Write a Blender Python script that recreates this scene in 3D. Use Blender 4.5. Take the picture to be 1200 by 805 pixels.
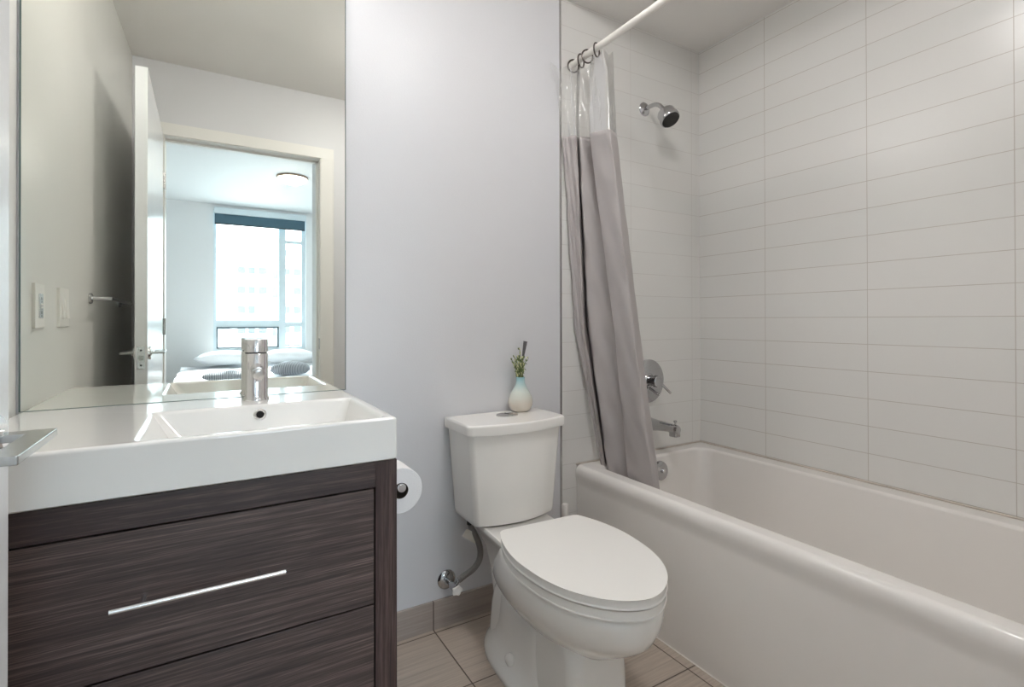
import bpy, bmesh, math, random
from mathutils import Vector, Matrix
random.seed(7)
sc = bpy.context.scene
for o in list(bpy.data.objects):
    bpy.data.objects.remove(o)
C = sc.collection
PI = math.pi

# ------------------------------------------------------------------ camera
YAW, PITCH, ROLL = math.radians(30.8464), math.radians(0.2616), math.radians(-0.1088)
right = Vector((math.cos(YAW), -math.sin(YAW), 0))
fh = Vector((math.sin(YAW), math.cos(YAW), 0))
zz = Vector((0, 0, 1))
fwd = fh*math.cos(PITCH) + zz*math.sin(PITCH)
up = zz*math.cos(PITCH) - fh*math.sin(PITCH)
R_ = right*math.cos(ROLL) + up*math.sin(ROLL)
U_ = up*math.cos(ROLL) - right*math.sin(ROLL)
cd = bpy.data.cameras.new('camera')
cam = bpy.data.objects.new('camera', cd)
C.objects.link(cam)
cam.matrix_world = Matrix(((R_.x, U_.x, -fwd.x, 0), (R_.y, U_.y, -fwd.y, 0), (R_.z, U_.z, -fwd.z, 1.08), (0, 0, 0, 1)))
cd.sensor_width = 36
cd.lens = 36*599.05/1200
cd.shift_y = -29.66/1200
cd.clip_start = 0.02
sc.camera = cam

# ------------------------------------------------------------------ light
VANITY_L = 17.0          # radiance of the vanity light's glass
VANITY_COL = (1.0, 0.98, 0.96)
BED_DOME_L = 50.0       # radiance of the bedroom dome light
FILL_DOME_L = 42.0       # radiance of the fill dome added on the bathroom ceiling
SKY = 29.0
SUN = 12.0
w = bpy.data.worlds.new('sky')
sc.world = w
w.use_nodes = True
bg = w.node_tree.nodes['Background']
bg.inputs[0].default_value = (0.76, 0.89, 1.0, 1)
bg.inputs[1].default_value = SKY
sd = bpy.data.lights.new('sun', 'SUN')
sun = bpy.data.objects.new('sun', sd)
C.objects.link(sun)
sd.energy = SUN
sd.angle = 0.02
sun.rotation_euler = Vector((-0.42, 1.395, -1.0)).to_track_quat('-Z', 'Y').to_euler()
sun.location = (4, -12, 8)
pd = bpy.data.lights.new('window_portal', 'AREA')
pd.shape = 'RECTANGLE'
pd.size, pd.size_y = 1.15, 1.9
pd.cycles.is_portal = True
portal = bpy.data.objects.new('window_portal', pd)
C.objects.link(portal)
portal.location = (0.63, -4.27, 1.65)
portal.rotation_euler = Vector((0, 1, 0)).to_track_quat('-Z', 'Y').to_euler()

sc.view_settings.view_transform = 'Standard'
sc.view_settings.look = 'None'
sc.view_settings.gamma = 1
sc.view_settings.use_curve_mapping = False
sc.view_settings.exposure = 0.17
sc.cycles.use_denoising = True
sc.cycles.max_bounces = 14
sc.cycles.diffuse_bounces = 7
sc.cycles.glossy_bounces = 6
sc.cycles.transparent_max_bounces = 16
sc.cycles.sample_clamp_indirect = 6


# ------------------------------------------------------------------ materials
def srgb(r, g, b):
    return tuple(((c/255)/12.92 if c/255 <= .04045 else ((c/255+.055)/1.055)**2.4) for c in (r, g, b)) + (1,)


def mat(name, col, rough=.5, metal=0., noise=0., nscale=8., bump=0., bscale=60., coat=0., trans=0., emit=None, estr=0., spec=.5, stretch=(1, 1, 1)):
    m = bpy.data.materials.new(name)
    m.use_nodes = True
    nt = m.node_tree
    b = nt.nodes['Principled BSDF']
    b.inputs['Base Color'].default_value = col
    b.inputs['Roughness'].default_value = rough
    b.inputs['Metallic'].default_value = metal
    b.inputs['Coat Weight'].default_value = coat
    b.inputs['Transmission Weight'].default_value = trans
    b.inputs['Specular IOR Level'].default_value = spec
    if emit:
        b.inputs['Emission Color'].default_value = emit
        b.inputs['Emission Strength'].default_value = estr
    g = nt.nodes.new('ShaderNodeNewGeometry')
    mp = nt.nodes.new('ShaderNodeMapping')
    mp.inputs['Scale'].default_value = stretch
    nt.links.new(g.outputs['Position'], mp.inputs['Vector'])
    if noise:
        n = nt.nodes.new('ShaderNodeTexNoise')
        n.inputs['Scale'].default_value = nscale
        n.inputs['Detail'].default_value = 4
        nt.links.new(mp.outputs[0], n.inputs['Vector'])
        r = nt.nodes.new('ShaderNodeMapRange')
        r.inputs['To Min'].default_value = 1-noise
        r.inputs['To Max'].default_value = 1+noise
        nt.links.new(n.outputs['Fac'], r.inputs['Value'])
        v = nt.nodes.new('ShaderNodeMixRGB')
        v.blend_type = 'MULTIPLY'
        v.inputs['Fac'].default_value = 1
        v.inputs['Color1'].default_value = col
        nt.links.new(r.outputs[0], v.inputs['Color2'])
        nt.links.new(v.outputs[0], b.inputs['Base Color'])
    if bump:
        n2 = nt.nodes.new('ShaderNodeTexNoise')
        n2.inputs['Scale'].default_value = bscale
        n2.inputs['Detail'].default_value = 3
        nt.links.new(mp.outputs[0], n2.inputs['Vector'])
        bp = nt.nodes.new('ShaderNodeBump')
        bp.inputs['Strength'].default_value = bump
        bp.inputs['Distance'].default_value = .01
        nt.links.new(n2.outputs['Fac'], bp.inputs['Height'])
        nt.links.new(bp.outputs[0], b.inputs['Normal'])
    return m


def tile_mat(name, axes, off, bw, rh, mortar, c1, c2, cm, rough=.2, bump=.25, streak=None, mortar_noise=True):
    """stacked tile: axes = indices of the world position used as the tile plane"""
    m = bpy.data.materials.new(name)
    m.use_nodes = True
    nt = m.node_tree
    b = nt.nodes['Principled BSDF']
    b.inputs['Roughness'].default_value = rough
    g = nt.nodes.new('ShaderNodeNewGeometry')
    sp = nt.nodes.new('ShaderNodeSeparateXYZ')
    nt.links.new(g.outputs['Position'], sp.inputs[0])
    cb = nt.nodes.new('ShaderNodeCombineXYZ')
    for k in (0, 1):
        ad = nt.nodes.new('ShaderNodeMath')
        ad.operation = 'SUBTRACT'
        ad.inputs[1].default_value = off[k] - 40*(bw if k == 0 else rh)
        nt.links.new(sp.outputs[axes[k]], ad.inputs[0])
        nt.links.new(ad.outputs[0], cb.inputs[k])
    br = nt.nodes.new('ShaderNodeTexBrick')
    br.offset = 0
    br.squash = 1
    br.inputs['Scale'].default_value = 1
    br.inputs['Brick Width'].default_value = bw
    br.inputs['Row Height'].default_value = rh
    br.inputs['Mortar Size'].default_value = mortar
    br.inputs['Mortar Smooth'].default_value = .3
    br.inputs['Color1'].default_value = c1
    br.inputs['Color2'].default_value = c2
    br.inputs['Mortar'].default_value = cm
    nt.links.new(cb.outputs[0], br.inputs['Vector'])
    out = br.outputs['Color']
    if streak:
        mp = nt.nodes.new('ShaderNodeMapping')
        mp.inputs['Scale'].default_value = streak
        nt.links.new(g.outputs['Position'], mp.inputs[0])
        n = nt.nodes.new('ShaderNodeTexNoise')
        n.inputs['Scale'].default_value = 1
        n.inputs['Detail'].default_value = 5
        n.inputs['Roughness'].default_value = .65
        nt.links.new(mp.outputs[0], n.inputs['Vector'])
        r = nt.nodes.new('ShaderNodeMapRange')
        r.inputs['From Min'].default_value = .3
        r.inputs['From Max'].default_value = .7
        r.inputs['To Min'].default_value = .78
        r.inputs['To Max'].default_value = 1.14
        nt.links.new(n.outputs['Fac'], r.inputs['Value'])
        v = nt.nodes.new('ShaderNodeMixRGB')
        v.blend_type = 'MULTIPLY'
        v.inputs['Fac'].default_value = 1
        nt.links.new(out, v.inputs['Color1'])
        nt.links.new(r.outputs[0], v.inputs['Color2'])
        out = v.outputs[0]
    nt.links.new(out, b.inputs['Base Color'])
    inv = nt.nodes.new('ShaderNodeMath')
    inv.operation = 'SUBTRACT'
    inv.inputs[0].default_value = 1
    nt.links.new(br.outputs['Fac'], inv.inputs[1])
    bp = nt.nodes.new('ShaderNodeBump')
    bp.inputs['Strength'].default_value = bump
    bp.inputs['Distance'].default_value = .002
    nt.links.new(inv.outputs[0], bp.inputs['Height'])
    nt.links.new(bp.outputs[0], b.inputs['Normal'])
    return m


def wood_mat(name, stretch, cols, rough=.45):
    m = bpy.data.materials.new(name)
    m.use_nodes = True
    nt = m.node_tree
    b = nt.nodes['Principled BSDF']
    b.inputs['Roughness'].default_value = rough
    g = nt.nodes.new('ShaderNodeNewGeometry')
    outs = []
    for f, det in ((1, 6), (3.1, 3)):
        mp = nt.nodes.new('ShaderNodeMapping')
        mp.inputs['Scale'].default_value = tuple(s*f for s in stretch)
        nt.links.new(g.outputs['Position'], mp.inputs[0])
        n = nt.nodes.new('ShaderNodeTexNoise')
        n.inputs['Scale'].default_value = 1
        n.inputs['Detail'].default_value = det
        n.inputs['Roughness'].default_value = .7
        nt.links.new(mp.outputs[0], n.inputs['Vector'])
        outs.append(n.outputs['Fac'])
    mx = nt.nodes.new('ShaderNodeMixRGB')
    mx.inputs['Fac'].default_value = .45
    nt.links.new(outs[0], mx.inputs['Color1'])
    nt.links.new(outs[1], mx.inputs['Color2'])
    cr = nt.nodes.new('ShaderNodeValToRGB')
    e = cr.color_ramp.elements
    e[0].position, e[0].color = .34, cols[0]
    e[1].position, e[1].color = .66, cols[2]
    x = e.new(.5)
    x.color = cols[1]
    nt.links.new(mx.outputs[0], cr.inputs[0])
    nt.links.new(cr.outputs[0], b.inputs['Base Color'])
    bp = nt.nodes.new('ShaderNodeBump')
    bp.inputs['Strength'].default_value = .25
    bp.inputs['Distance'].default_value = .001
    nt.links.new(mx.outputs[0], bp.inputs['Height'])
    nt.links.new(bp.outputs[0], b.inputs['Normal'])
    return m


def clear_mat(name, tint, gloss=.12, rough=.08, base=.06, bump=0, haze=0):
    """thin clear sheet: see-through with surface sheen"""
    m = bpy.data.materials.new(name)
    m.use_nodes = True
    nt = m.node_tree
    nt.nodes.remove(nt.nodes['Principled BSDF'])
    out = nt.nodes['Material Output']
    t = nt.nodes.new('ShaderNodeBsdfTransparent')
    t.inputs[0].default_value = tint
    g = nt.nodes.new('ShaderNodeBsdfGlossy')
    g.inputs['Roughness'].default_value = rough
    fr = nt.nodes.new('ShaderNodeLayerWeight')
    fr.inputs['Blend'].default_value = .25
    mr = nt.nodes.new('ShaderNodeMapRange')
    mr.inputs['To Min'].default_value = base
    mr.inputs['To Max'].default_value = base+gloss*4
    nt.links.new(fr.outputs['Fresnel'], mr.inputs['Value'])
    if bump:
        n = nt.nodes.new('ShaderNodeTexNoise')
        n.inputs['Scale'].default_value = 30
        gg = nt.nodes.new('ShaderNodeNewGeometry')
        mp = nt.nodes.new('ShaderNodeMapping')
        mp.inputs['Scale'].default_value = (1, 1, .25)
        nt.links.new(gg.outputs['Position'], mp.inputs[0])
        nt.links.new(mp.outputs[0], n.inputs['Vector'])
        bp = nt.nodes.new('ShaderNodeBump')
        bp.inputs['Strength'].default_value = bump
        bp.inputs['Distance'].default_value = .01
        nt.links.new(n.outputs['Fac'], bp.inputs['Height'])
        nt.links.new(bp.outputs[0], g.inputs['Normal'])
    mx = nt.nodes.new('ShaderNodeMixShader')
    src = t
    if haze:
        df = nt.nodes.new('ShaderNodeBsdfDiffuse')
        df.inputs[0].default_value = (.85, .85, .84, 1)
        mh = nt.nodes.new('ShaderNodeMixShader')
        mh.inputs[0].default_value = haze
        nt.links.new(t.outputs[0], mh.inputs[1])
        nt.links.new(df.outputs[0], mh.inputs[2])
        src = mh
    nt.links.new(mr.outputs[0], mx.inputs[0])
    nt.links.new(src.outputs[0], mx.inputs[1])
    nt.links.new(g.outputs[0], mx.inputs[2])
    nt.links.new(mx.outputs[0], out.inputs['Surface'])
    return m


M = {}
M['paint'] = mat('wall_paint', srgb(217, 217, 220), .42, bump=.05, bscale=220, noise=.012)
M['paint_gloss'] = mat('semi_gloss_wall_paint', srgb(222, 221, 217), .38, bump=.03, bscale=160, noise=.012)
M['ceil'] = mat('ceiling_paint', srgb(234, 231, 228), .75, bump=.08, bscale=200)
M['trimw'] = mat('white_trim_paint', srgb(232, 230, 226), .35)
M['doorw'] = mat('white_door_paint', srgb(232, 234, 236), .22, bump=.02, bscale=90)
M['bedwall'] = mat('bedroom_wall_paint', srgb(232, 233, 234), .6, bump=.04, bscale=180)
TW = srgb(227, 225, 222)
M['tile_r'] = tile_mat('white_wall_tile', (1, 2), (.942, .09), .4, .1, .0013, TW, srgb(225, 224, 221), srgb(196, 189, 182), .26, .3)
M['tile_b'] = tile_mat('white_wall_tile_end', (0, 2), (1.626, .09), .4, .1, .0011, TW, srgb(225, 224, 221), srgb(208, 204, 200), .26, .2)
FC = srgb(190, 176, 163)
M['floor'] = tile_mat('taupe_floor_tile', (0, 1), (.68, 1.372), .6, .2870, .0024, FC, srgb(184, 171, 158), srgb(92, 80, 70), .38, .4, streak=(3, 120, 3))
M['base'] = tile_mat('taupe_baseboard_tile', (0, 2), (.68, -.2), .6, .6, .0024, srgb(172, 160, 152), srgb(168, 156, 148), srgb(100, 90, 82), .4, .4, streak=(3, 3, 120))
M['bedfloor'] = mat('bedroom_carpet', srgb(208, 204, 198), .95, bump=.4, bscale=220, noise=.05, nscale=30)
M['porc'] = mat('white_ceramic', srgb(232, 231, 228), .12, coat=.4, noise=.006)
M['porc2'] = mat('toilet_ceramic', srgb(239, 237, 233), .16, coat=.3, noise=.006)
M['seat'] = mat('toilet_seat_plastic', srgb(240, 238, 234), .25)
M['tub'] = mat('tub_enamel', srgb(233, 229, 225), .2, coat=.25, noise=.01)
M['chrome'] = mat('polished_chrome', (.80, .80, .81, 1), .07, 1.0)
M['satin_grey'] = mat('satin_grey_metal', (.48, .48, .47, 1), .24, 1.0)
M['chrome_dark_reflect'] = mat('chrome_dark_reflect', (.52, .52, .53, 1), .09, 1.0)  # darker copy of the chrome, dark reflections are put into its colour
M['nickel'] = mat('satin_chrome', (.62, .61, .60, 1), .22, 1.0)
M['dark'] = mat('dark_rubber', srgb(38, 37, 36), .5)
M['black'] = mat('black_gap_shade', srgb(18, 16, 16), .8)  # near black stands in for shade in drawer gaps and overflow
M['wood_h'] = wood_mat('brown_grey_grain', (2.4, 30, 150), (srgb(30, 21, 21), srgb(63, 50, 48), srgb(114, 98, 92)), .42)
M['wood_rail'] = wood_mat('dark_brown_rail_grain', (3, 30, 95), (srgb(26, 18, 18), srgb(52, 39, 38), srgb(96, 80, 76)), .42)
M['wood_v'] = wood_mat('dark_brown_stile_grain', (95, 95, 3), (srgb(28, 18, 17), srgb(56, 39, 37), srgb(92, 74, 70)), .42)
M['mirror'] = mat('mirror_silver', (.82, .83, .775, 1), .0, 1.0)
M['mirror_edge'] = mat('mirror_green_edge', srgb(92, 108, 106), .2)
M['paper'] = mat('tissue_paper', srgb(238, 237, 238), .9, bump=.15, bscale=300)
M['card'] = mat('cardboard_core', srgb(60, 52, 46), .9)
M['curtain'] = mat('grey_curtain_cloth', srgb(172, 166, 165), .4, noise=.04, nscale=5, bump=.12, bscale=22, stretch=(1, 1, .5))
M['vinyl'] = clear_mat('clear_vinyl', (.94, .94, .935, 1), .14, .16, .05, .7, .13)
M['glass'] = clear_mat('window_glass', (.96, .98, .98, 1), .1, .0, .03)
M['rodw'] = mat('white_rod_enamel', srgb(236, 232, 226), .3)
M['ringm'] = mat('dark_ring_metal', srgb(96, 88, 84), .3, .9)
M['white_plastic'] = mat('white_plastic', srgb(236, 234, 230), .3)
M['steel_plate'] = mat('brushed_steel_plate', (.78, .78, .79, 1), .25, 1.0)
M['hose'] = mat('braided_steel', (.27, .26, .25, 1), .38, 1.0, bump=.6, bscale=260)
M['frost'] = mat('lit_opal_glass', srgb(255, 250, 240), .4, emit=VANITY_COL + (1,), estr=VANITY_L)
M['dome'] = mat('lit_dome_glass', srgb(255, 246, 230), .4, emit=(1, .95, .88, 1), estr=BED_DOME_L)
M['fill_dome'] = mat('added_fill_dome_glass', srgb(255, 248, 238), .4, emit=VANITY_COL + (1,), estr=FILL_DOME_L)
M['blind'] = mat('teal_grey_blind_fabric', srgb(70, 98, 112), .8, bump=.1, bscale=300)
M['frame'] = mat('white_window_frame', srgb(214, 226, 232), .4)
M['linen'] = mat('white_bed_linen', srgb(238, 240, 243), .85, bump=.25, bscale=14)
M['bedbase'] = mat('grey_bed_base', srgb(120, 120, 124), .9)
M['facade'] = mat('white_facade', srgb(226, 230, 230), .8, noise=.02, nscale=.3)
M['bwin'] = mat('facade_window_glass', srgb(62, 66, 68), .6)
M['rail'] = mat('balcony_glass', srgb(120, 126, 128), .5)
M['ground'] = mat('pale_ground', srgb(190, 190, 186), .9, noise=.05, nscale=.1)
M['leaf'] = mat('sprig_green', srgb(96, 112, 66), .6, noise=.2, nscale=60)
M['bud'] = mat('sprig_pale_bud', srgb(222, 220, 176), .6, noise=.1, nscale=60)
M['stick'] = mat('grey_tip', srgb(92, 90, 92), .5)
M['tag'] = mat('white_paper_tag', srgb(226, 222, 214), .8)


def vase_material():
    m = bpy.data.materials.new('aqua_to_cream_glaze')
    m.use_nodes = True
    nt = m.node_tree
    b = nt.nodes['Principled BSDF']
    b.inputs['Roughness'].default_value = .2
    b.inputs['Coat Weight'].default_value = .4
    g = nt.nodes.new('ShaderNodeNewGeometry')
    s = nt.nodes.new('ShaderNodeSeparateXYZ')
    nt.links.new(g.outputs['Position'], s.inputs[0])
    n = nt.nodes.new('ShaderNodeTexNoise')
    n.inputs['Scale'].default_value = 30
    nt.links.new(g.outputs['Position'], n.inputs['Vector'])
    a = nt.nodes.new('ShaderNodeMath')
    a.operation = 'MULTIPLY_ADD'
    a.inputs[1].default_value = .03
    nt.links.new(n.outputs['Fac'], a.inputs[0])
    nt.links.new(s.outputs[2], a.inputs[2])
    r = nt.nodes.new('ShaderNodeMapRange')
    r.inputs['From Min'].default_value = .745
    r.inputs['From Max'].default_value = .90
    nt.links.new(a.outputs[0], r.inputs['Value'])
    cr = nt.nodes.new('ShaderNodeValToRGB')
    e = cr.color_ramp.elements
    e[0].position, e[0].color = .25, srgb(214, 205, 192)
    e[1].position, e[1].color = .85, srgb(150, 190, 196)
    x = e.new(.52)
    x.color = srgb(205, 212, 204)
    nt.links.new(r.outputs[0], cr.inputs[0])
    nt.links.new(cr.outputs[0], b.inputs['Base Color'])
    return m


def stripe_material():
    m = bpy.data.materials.new('dark_striped_cloth')
    m.use_nodes = True
    nt = m.node_tree
    b = nt.nodes['Principled BSDF']
    b.inputs['Roughness'].default_value = .9
    g = nt.nodes.new('ShaderNodeNewGeometry')
    wv = nt.nodes.new('ShaderNodeTexWave')
    wv.inputs['Scale'].default_value = 26
    wv.inputs['Distortion'].default_value = 1.5
    nt.links.new(g.outputs['Position'], wv.inputs['Vector'])
    cr = nt.nodes.new('ShaderNodeValToRGB')
    e = cr.color_ramp.elements
    e[0].position, e[0].color = .35, srgb(96, 100, 110)
    e[1].position, e[1].color = .6, srgb(205, 208, 214)
    nt.links.new(wv.outputs['Fac'], cr.inputs[0])
    nt.links.new(cr.outputs[0], b.inputs['Base Color'])
    return m


M['vase'] = vase_material()
M['stripe'] = stripe_material()


# ------------------------------------------------------------------ mesh helpers
class MB:
    def __init__(s):
        s.v, s.f = [], []

    def add(s, vs, fs):
        o = len(s.v)
        s.v += [tuple(v) for v in vs]
        s.f += [tuple(i+o for i in f) for f in fs]
        return s

    def box(s, x0, x1, y0, y1, z0, z1):
        return s.add([(x0, y0, z0), (x1, y0, z0), (x1, y1, z0), (x0, y1, z0), (x0, y0, z1), (x1, y0, z1), (x1, y1, z1), (x0, y1, z1)],
                     [(0, 3, 2, 1), (4, 5, 6, 7), (0, 1, 5, 4), (1, 2, 6, 5), (2, 3, 7, 6), (3, 0, 4, 7)])

    def prism(s, pts, z0, z1):
        n = len(pts)
        return s.add([(x, y, z0) for x, y in pts]+[(x, y, z1) for x, y in pts],
                     [tuple(range(n))[::-1], tuple(range(n, 2*n))]+[(i, (i+1) % n, n+(i+1) % n, n+i) for i in range(n)])

    def loft(s, rings, cap0=True, cap1=True, closed=True):
        n = len(rings[0])
        vs = [p for r in rings for p in r]
        fs = []
        for k in range(len(rings)-1):
            for i in range(n if closed else n-1):
                j = (i+1) % n
                fs.append((k*n+i, k*n+j, (k+1)*n+j, (k+1)*n+i))
        if cap0:
            fs.append(tuple(range(n))[::-1])
        if cap1:
            fs.append(tuple((len(rings)-1)*n+i for i in range(n)))
        return s.add(vs, fs)

    def tube(s, path, r, n=16, caps=True):
        P = [Vector(p) for p in path]
        rr = r if isinstance(r, (list, tuple)) else [r]*len(P)
        t0 = (P[1]-P[0]).normalized()
        ref = Vector((0, 0, 1)) if abs(t0.z) < .9 else Vector((1, 0, 0))
        a = t0.cross(ref).normalized()
        rings = []
        for i, p in enumerate(P):
            t = (P[min(i+1, len(P)-1)]-P[max(i-1, 0)]).normalized()
            a = (a - t*a.dot(t)).normalized()
            b = t.cross(a)
            rings.append([p+(a*math.cos(2*PI*k/n)+b*math.sin(2*PI*k/n))*rr[i] for k in range(n)])
        return s.loft(rings, caps, caps)

    def lathe(s, prof, c=(0, 0, 0), axis=(0, 0, 1), n=40, caps=True):
        """prof: (radius, along-axis)"""
        q = Vector(axis).normalized().to_track_quat('Z', 'Y')
        c = Vector(c)
        rings = [[c+q @ Vector((r*math.cos(2*PI*k/n), r*math.sin(2*PI*k/n), h)) for k in range(n)] for r, h in prof]
        return s.loft(rings, caps, caps)

    def grid(s, rows):
        m = len(rows[0])
        return s.add([p for r in rows for p in r],
                     [(k*m+i, k*m+i+1, (k+1)*m+i+1, (k+1)*m+i) for k in range(len(rows)-1) for i in range(m-1)])

    def ellipsoid(s, c, rx, ry, rz, n=10, m=7, rot=None):
        c = Vector(c)
        rings = []
        for k in range(m+1):
            th = PI*(k+.02)/(m+.04)
            ring = []
            for i in range(n):
                v = Vector((rx*math.sin(th)*math.cos(2*PI*i/n), ry*math.sin(th)*math.sin(2*PI*i/n), -rz*math.cos(th)))
                if rot:
                    v = rot @ v
                ring.append(c+v)
            rings.append(ring)
        return s.loft(rings)


def rootloc(p):
    v = Vector((0, 0, 0))
    while p:
        v += p.location
        p = p.parent
    return v


def obj(name, mb, m, parent=None, bevel=0, smooth=40, seg=2, solid=0, flip=False, sub=0, wn=False):
    me = bpy.data.meshes.new(name)
    if parent is None:
        xs, ys, zs = zip(*mb.v)
        loc = Vector(((min(xs)+max(xs))/2, (min(ys)+max(ys))/2, min(zs)))
        off = loc
    else:
        loc = Vector((0, 0, 0))
        off = rootloc(parent)
    me.from_pydata([(v[0]-off.x, v[1]-off.y, v[2]-off.z) for v in mb.v], [], mb.f)
    bm = bmesh.new()
    bm.from_mesh(me)
    bmesh.ops.recalc_face_normals(bm, faces=bm.faces)
    if flip:
        bmesh.ops.reverse_faces(bm, faces=bm.faces)
    bm.to_mesh(me)
    bm.free()
    me.materials.append(M[m] if isinstance(m, str) else m)
    o = bpy.data.objects.new(name, me)
    C.objects.link(o)
    o.location = loc
    o.parent = parent
    if smooth:
        me.shade_smooth()
        if not bevel:
            me.set_sharp_from_angle(angle=math.radians(smooth))
    if solid:
        md = o.modifiers.new('solid', 'SOLIDIFY')
        md.thickness = solid
        md.offset = 0
    if bevel:
        md = o.modifiers.new('bevel', 'BEVEL')
        md.width = bevel
        md.segments = seg
        md.limit_method = 'ANGLE'
        md.angle_limit = math.radians(35)
        md.harden_normals = True
    if wn:
        md = o.modifiers.new('wn', 'WEIGHTED_NORMAL')
        md.keep_sharp = True
        md.weight = 90
    if sub:
        md = o.modifiers.new('sub', 'SUBSURF')
        md.levels = md.render_levels = sub
    return o


def tag(o, label, cat, group=None, kind=None):
    o['label'] = label
    o['category'] = cat
    if group:
        o['group'] = group
    if kind:
        o['kind'] = kind
    return o


def thing(name, loc, label, cat, group=None):
    o = bpy.data.objects.new(name, None)
    o.empty_display_size = .05
    C.objects.link(o)
    o.location = loc
    return tag(o, label, cat, group)


def struct(name, mb, m, label=None, parent=None, cat=None, **k):
    o = obj(name, mb, m, parent, **k)
    if parent is None:
        o['kind'] = 'structure'
        if label:
            o['label'] = label
            o['category'] = cat or name.split('_')[0].split('.')[0]
    return o


def rrect(x0, x1, y0, y1, r, z, n=8):
    pts = []
    for cx, cy, a0 in ((x1-r, y1-r, 0), (x0+r, y1-r, PI/2), (x0+r, y0+r, PI), (x1-r, y0+r, 1.5*PI)):
        for k in range(n+1):
            a = a0+PI/2*k/n
            pts.append(Vector((cx+r*math.cos(a), cy+r*math.sin(a), z)))
    return pts


def arc(p0, p1, p2, n=8):
    """quadratic bezier"""
    p0, p1, p2 = Vector(p0), Vector(p1), Vector(p2)
    return [p0*(1-t)**2+p1*2*t*(1-t)+p2*t*t for t in (k/n for k in range(n+1))]


def spline(P, per=8):
    P = [Vector(p) for p in P]
    out = []
    for i in range(len(P)-1):
        a, b, c, d = P[max(i-1, 0)], P[i], P[i+1], P[min(i+2, len(P)-1)]
        for k in range(per):
            t = k/per
            out.append(.5*((2*b)+(c-a)*t+(2*a-5*b+4*c-d)*t*t+(3*b-a-3*c+d)*t**3))
    return out+[P[-1]]


# ------------------------------------------------------------------ setting
YB, XT, XR, ZC, ZS = 1.687, 1.237, 2.083, 2.512, 2.40
XTUB, ZTUB = 1.308, .484
YD = -.04            # bathroom face of the door wall
YD2 = -.16           # bedroom face
DX0, DX1, DZ = -.2, .615, 2.105
XLB, XLF = -.398, -.3455     # left wall at the mirror / at the door wall
YW, ZB = -4.30, 2.60         # bedroom window wall, bedroom ceiling

struct('floor', MB().box(-.5, 2.2, YD2, 1.8, -.1, 0), 'floor', 'taupe streaked ceramic tile floor of the bathroom')
struct('floor.001', MB().box(-2.3, 2.4, -4.5, YD2, -.1, 0), 'bedfloor', 'pale carpeted floor of the bedroom behind the doorway')
struct('wall_back', MB().box(-.6, XT, YB, YB+.12, 0, ZC), 'paint', 'white painted back wall behind mirror and toilet')
struct('wall_back.001', MB().box(XT, XR+.1, YB-.002, YB+.12, 0, ZC), 'tile_b', 'white tiled end wall with shower fittings')
struct('wall_right', MB().box(XR, XR+.1, .05, YB, 0, ZC), 'tile_r', 'white stacked tile wall along the bathtub')
sl = (XLB-XLF)/(YB-YD)
struct('wall_left', MB().prism([(XLF-sl*.0, YD), (XLB, YB), (XLB-.12, YB), (XLF-.12, YD)], 0, ZC), 'paint_gloss', 'semi gloss painted left wall with towel bar and switches')
wf = MB()
wf.box(-.6, DX0-.02, YD2, YD, 0, ZC)
wf.box(DX1+.02, 2.2, YD2, YD, 0, ZC)
wf.box(DX0-.02, DX1+.02, YD2, YD, DZ+.02, ZC)
struct('wall_front', wf, 'paint', 'painted wall around the open doorway, seen in the mirror', smooth=0)
struct('wall_front.001', MB().box(XTUB-.02, 2.2, YD, .163, 0, ZC), 'tile_b', 'tiled wall at the near end of the bathtub')
cl = MB()
cl.box(-.6, XT+.02, YD2, YB+.12, ZC, ZC+.15)
cl.box(XT+.02, XR+.1, YD2, YB+.12, ZS, ZC+.15)
struct('ceiling', cl, 'ceil', 'off white bathroom ceiling, lower over the bathtub', smooth=0)
struct('baseboard_back', MB().box(.36, XTUB, YB-.010, YB, 0, .098), 'base', 'taupe tile baseboard behind the toilet', bevel=.0015)
struct('trim_1', MB().box(XT-.004, XT+.003, YB-.006, YB, 0, ZC), 'nickel', 'slim metal strip between painted wall and tiles')
# door casing (bathroom side) and jamb
cs = MB()
cs.prism([(DX1+.004, YD), (DX1+.082, YD), (DX1+.082, YD+.016), (DX1+.075, YD+.018), (DX1+.012, YD+.012), (DX1+.004, YD+.010)], 0, DZ+.004)
cs.prism([(DX0-.082, YD), (DX0-.004, YD), (DX0-.004, YD+.010), (DX0-.075, YD+.018), (DX0-.082, YD+.016)], 0, DZ+.004)
cs.box(DX0-.082, DX1+.082, YD, YD+.014, DZ+.004, DZ+.07)
struct('trim_2', cs, 'trimw', 'white casing around the bathroom doorway', smooth=0)
jb = MB()
jb.box(DX1, DX1+.02, YD2-.01, YD+.004, 0, DZ)
jb.box(DX0-.02, DX0, YD2-.01, YD+.004, 0, DZ)
jb.box(DX0-.02, DX1+.02, YD2-.01, YD+.004, DZ, DZ+.02)
jb.box(DX1-.012, DX1, YD2+.03, YD2+.065, 0, DZ)
jb.box(DX0, DX1, YD2+.03, YD2+.065, DZ-.012, DZ)
jam = struct('trim_3', jb, 'trimw', 'white painted door jamb of the bathroom doorway', smooth=0)
obj('strike_plate', MB().box(DX1-.002, DX1+.001, YD-.035, YD+.001, .90, .97), 'steel_plate', jam, bevel=.001)

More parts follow.
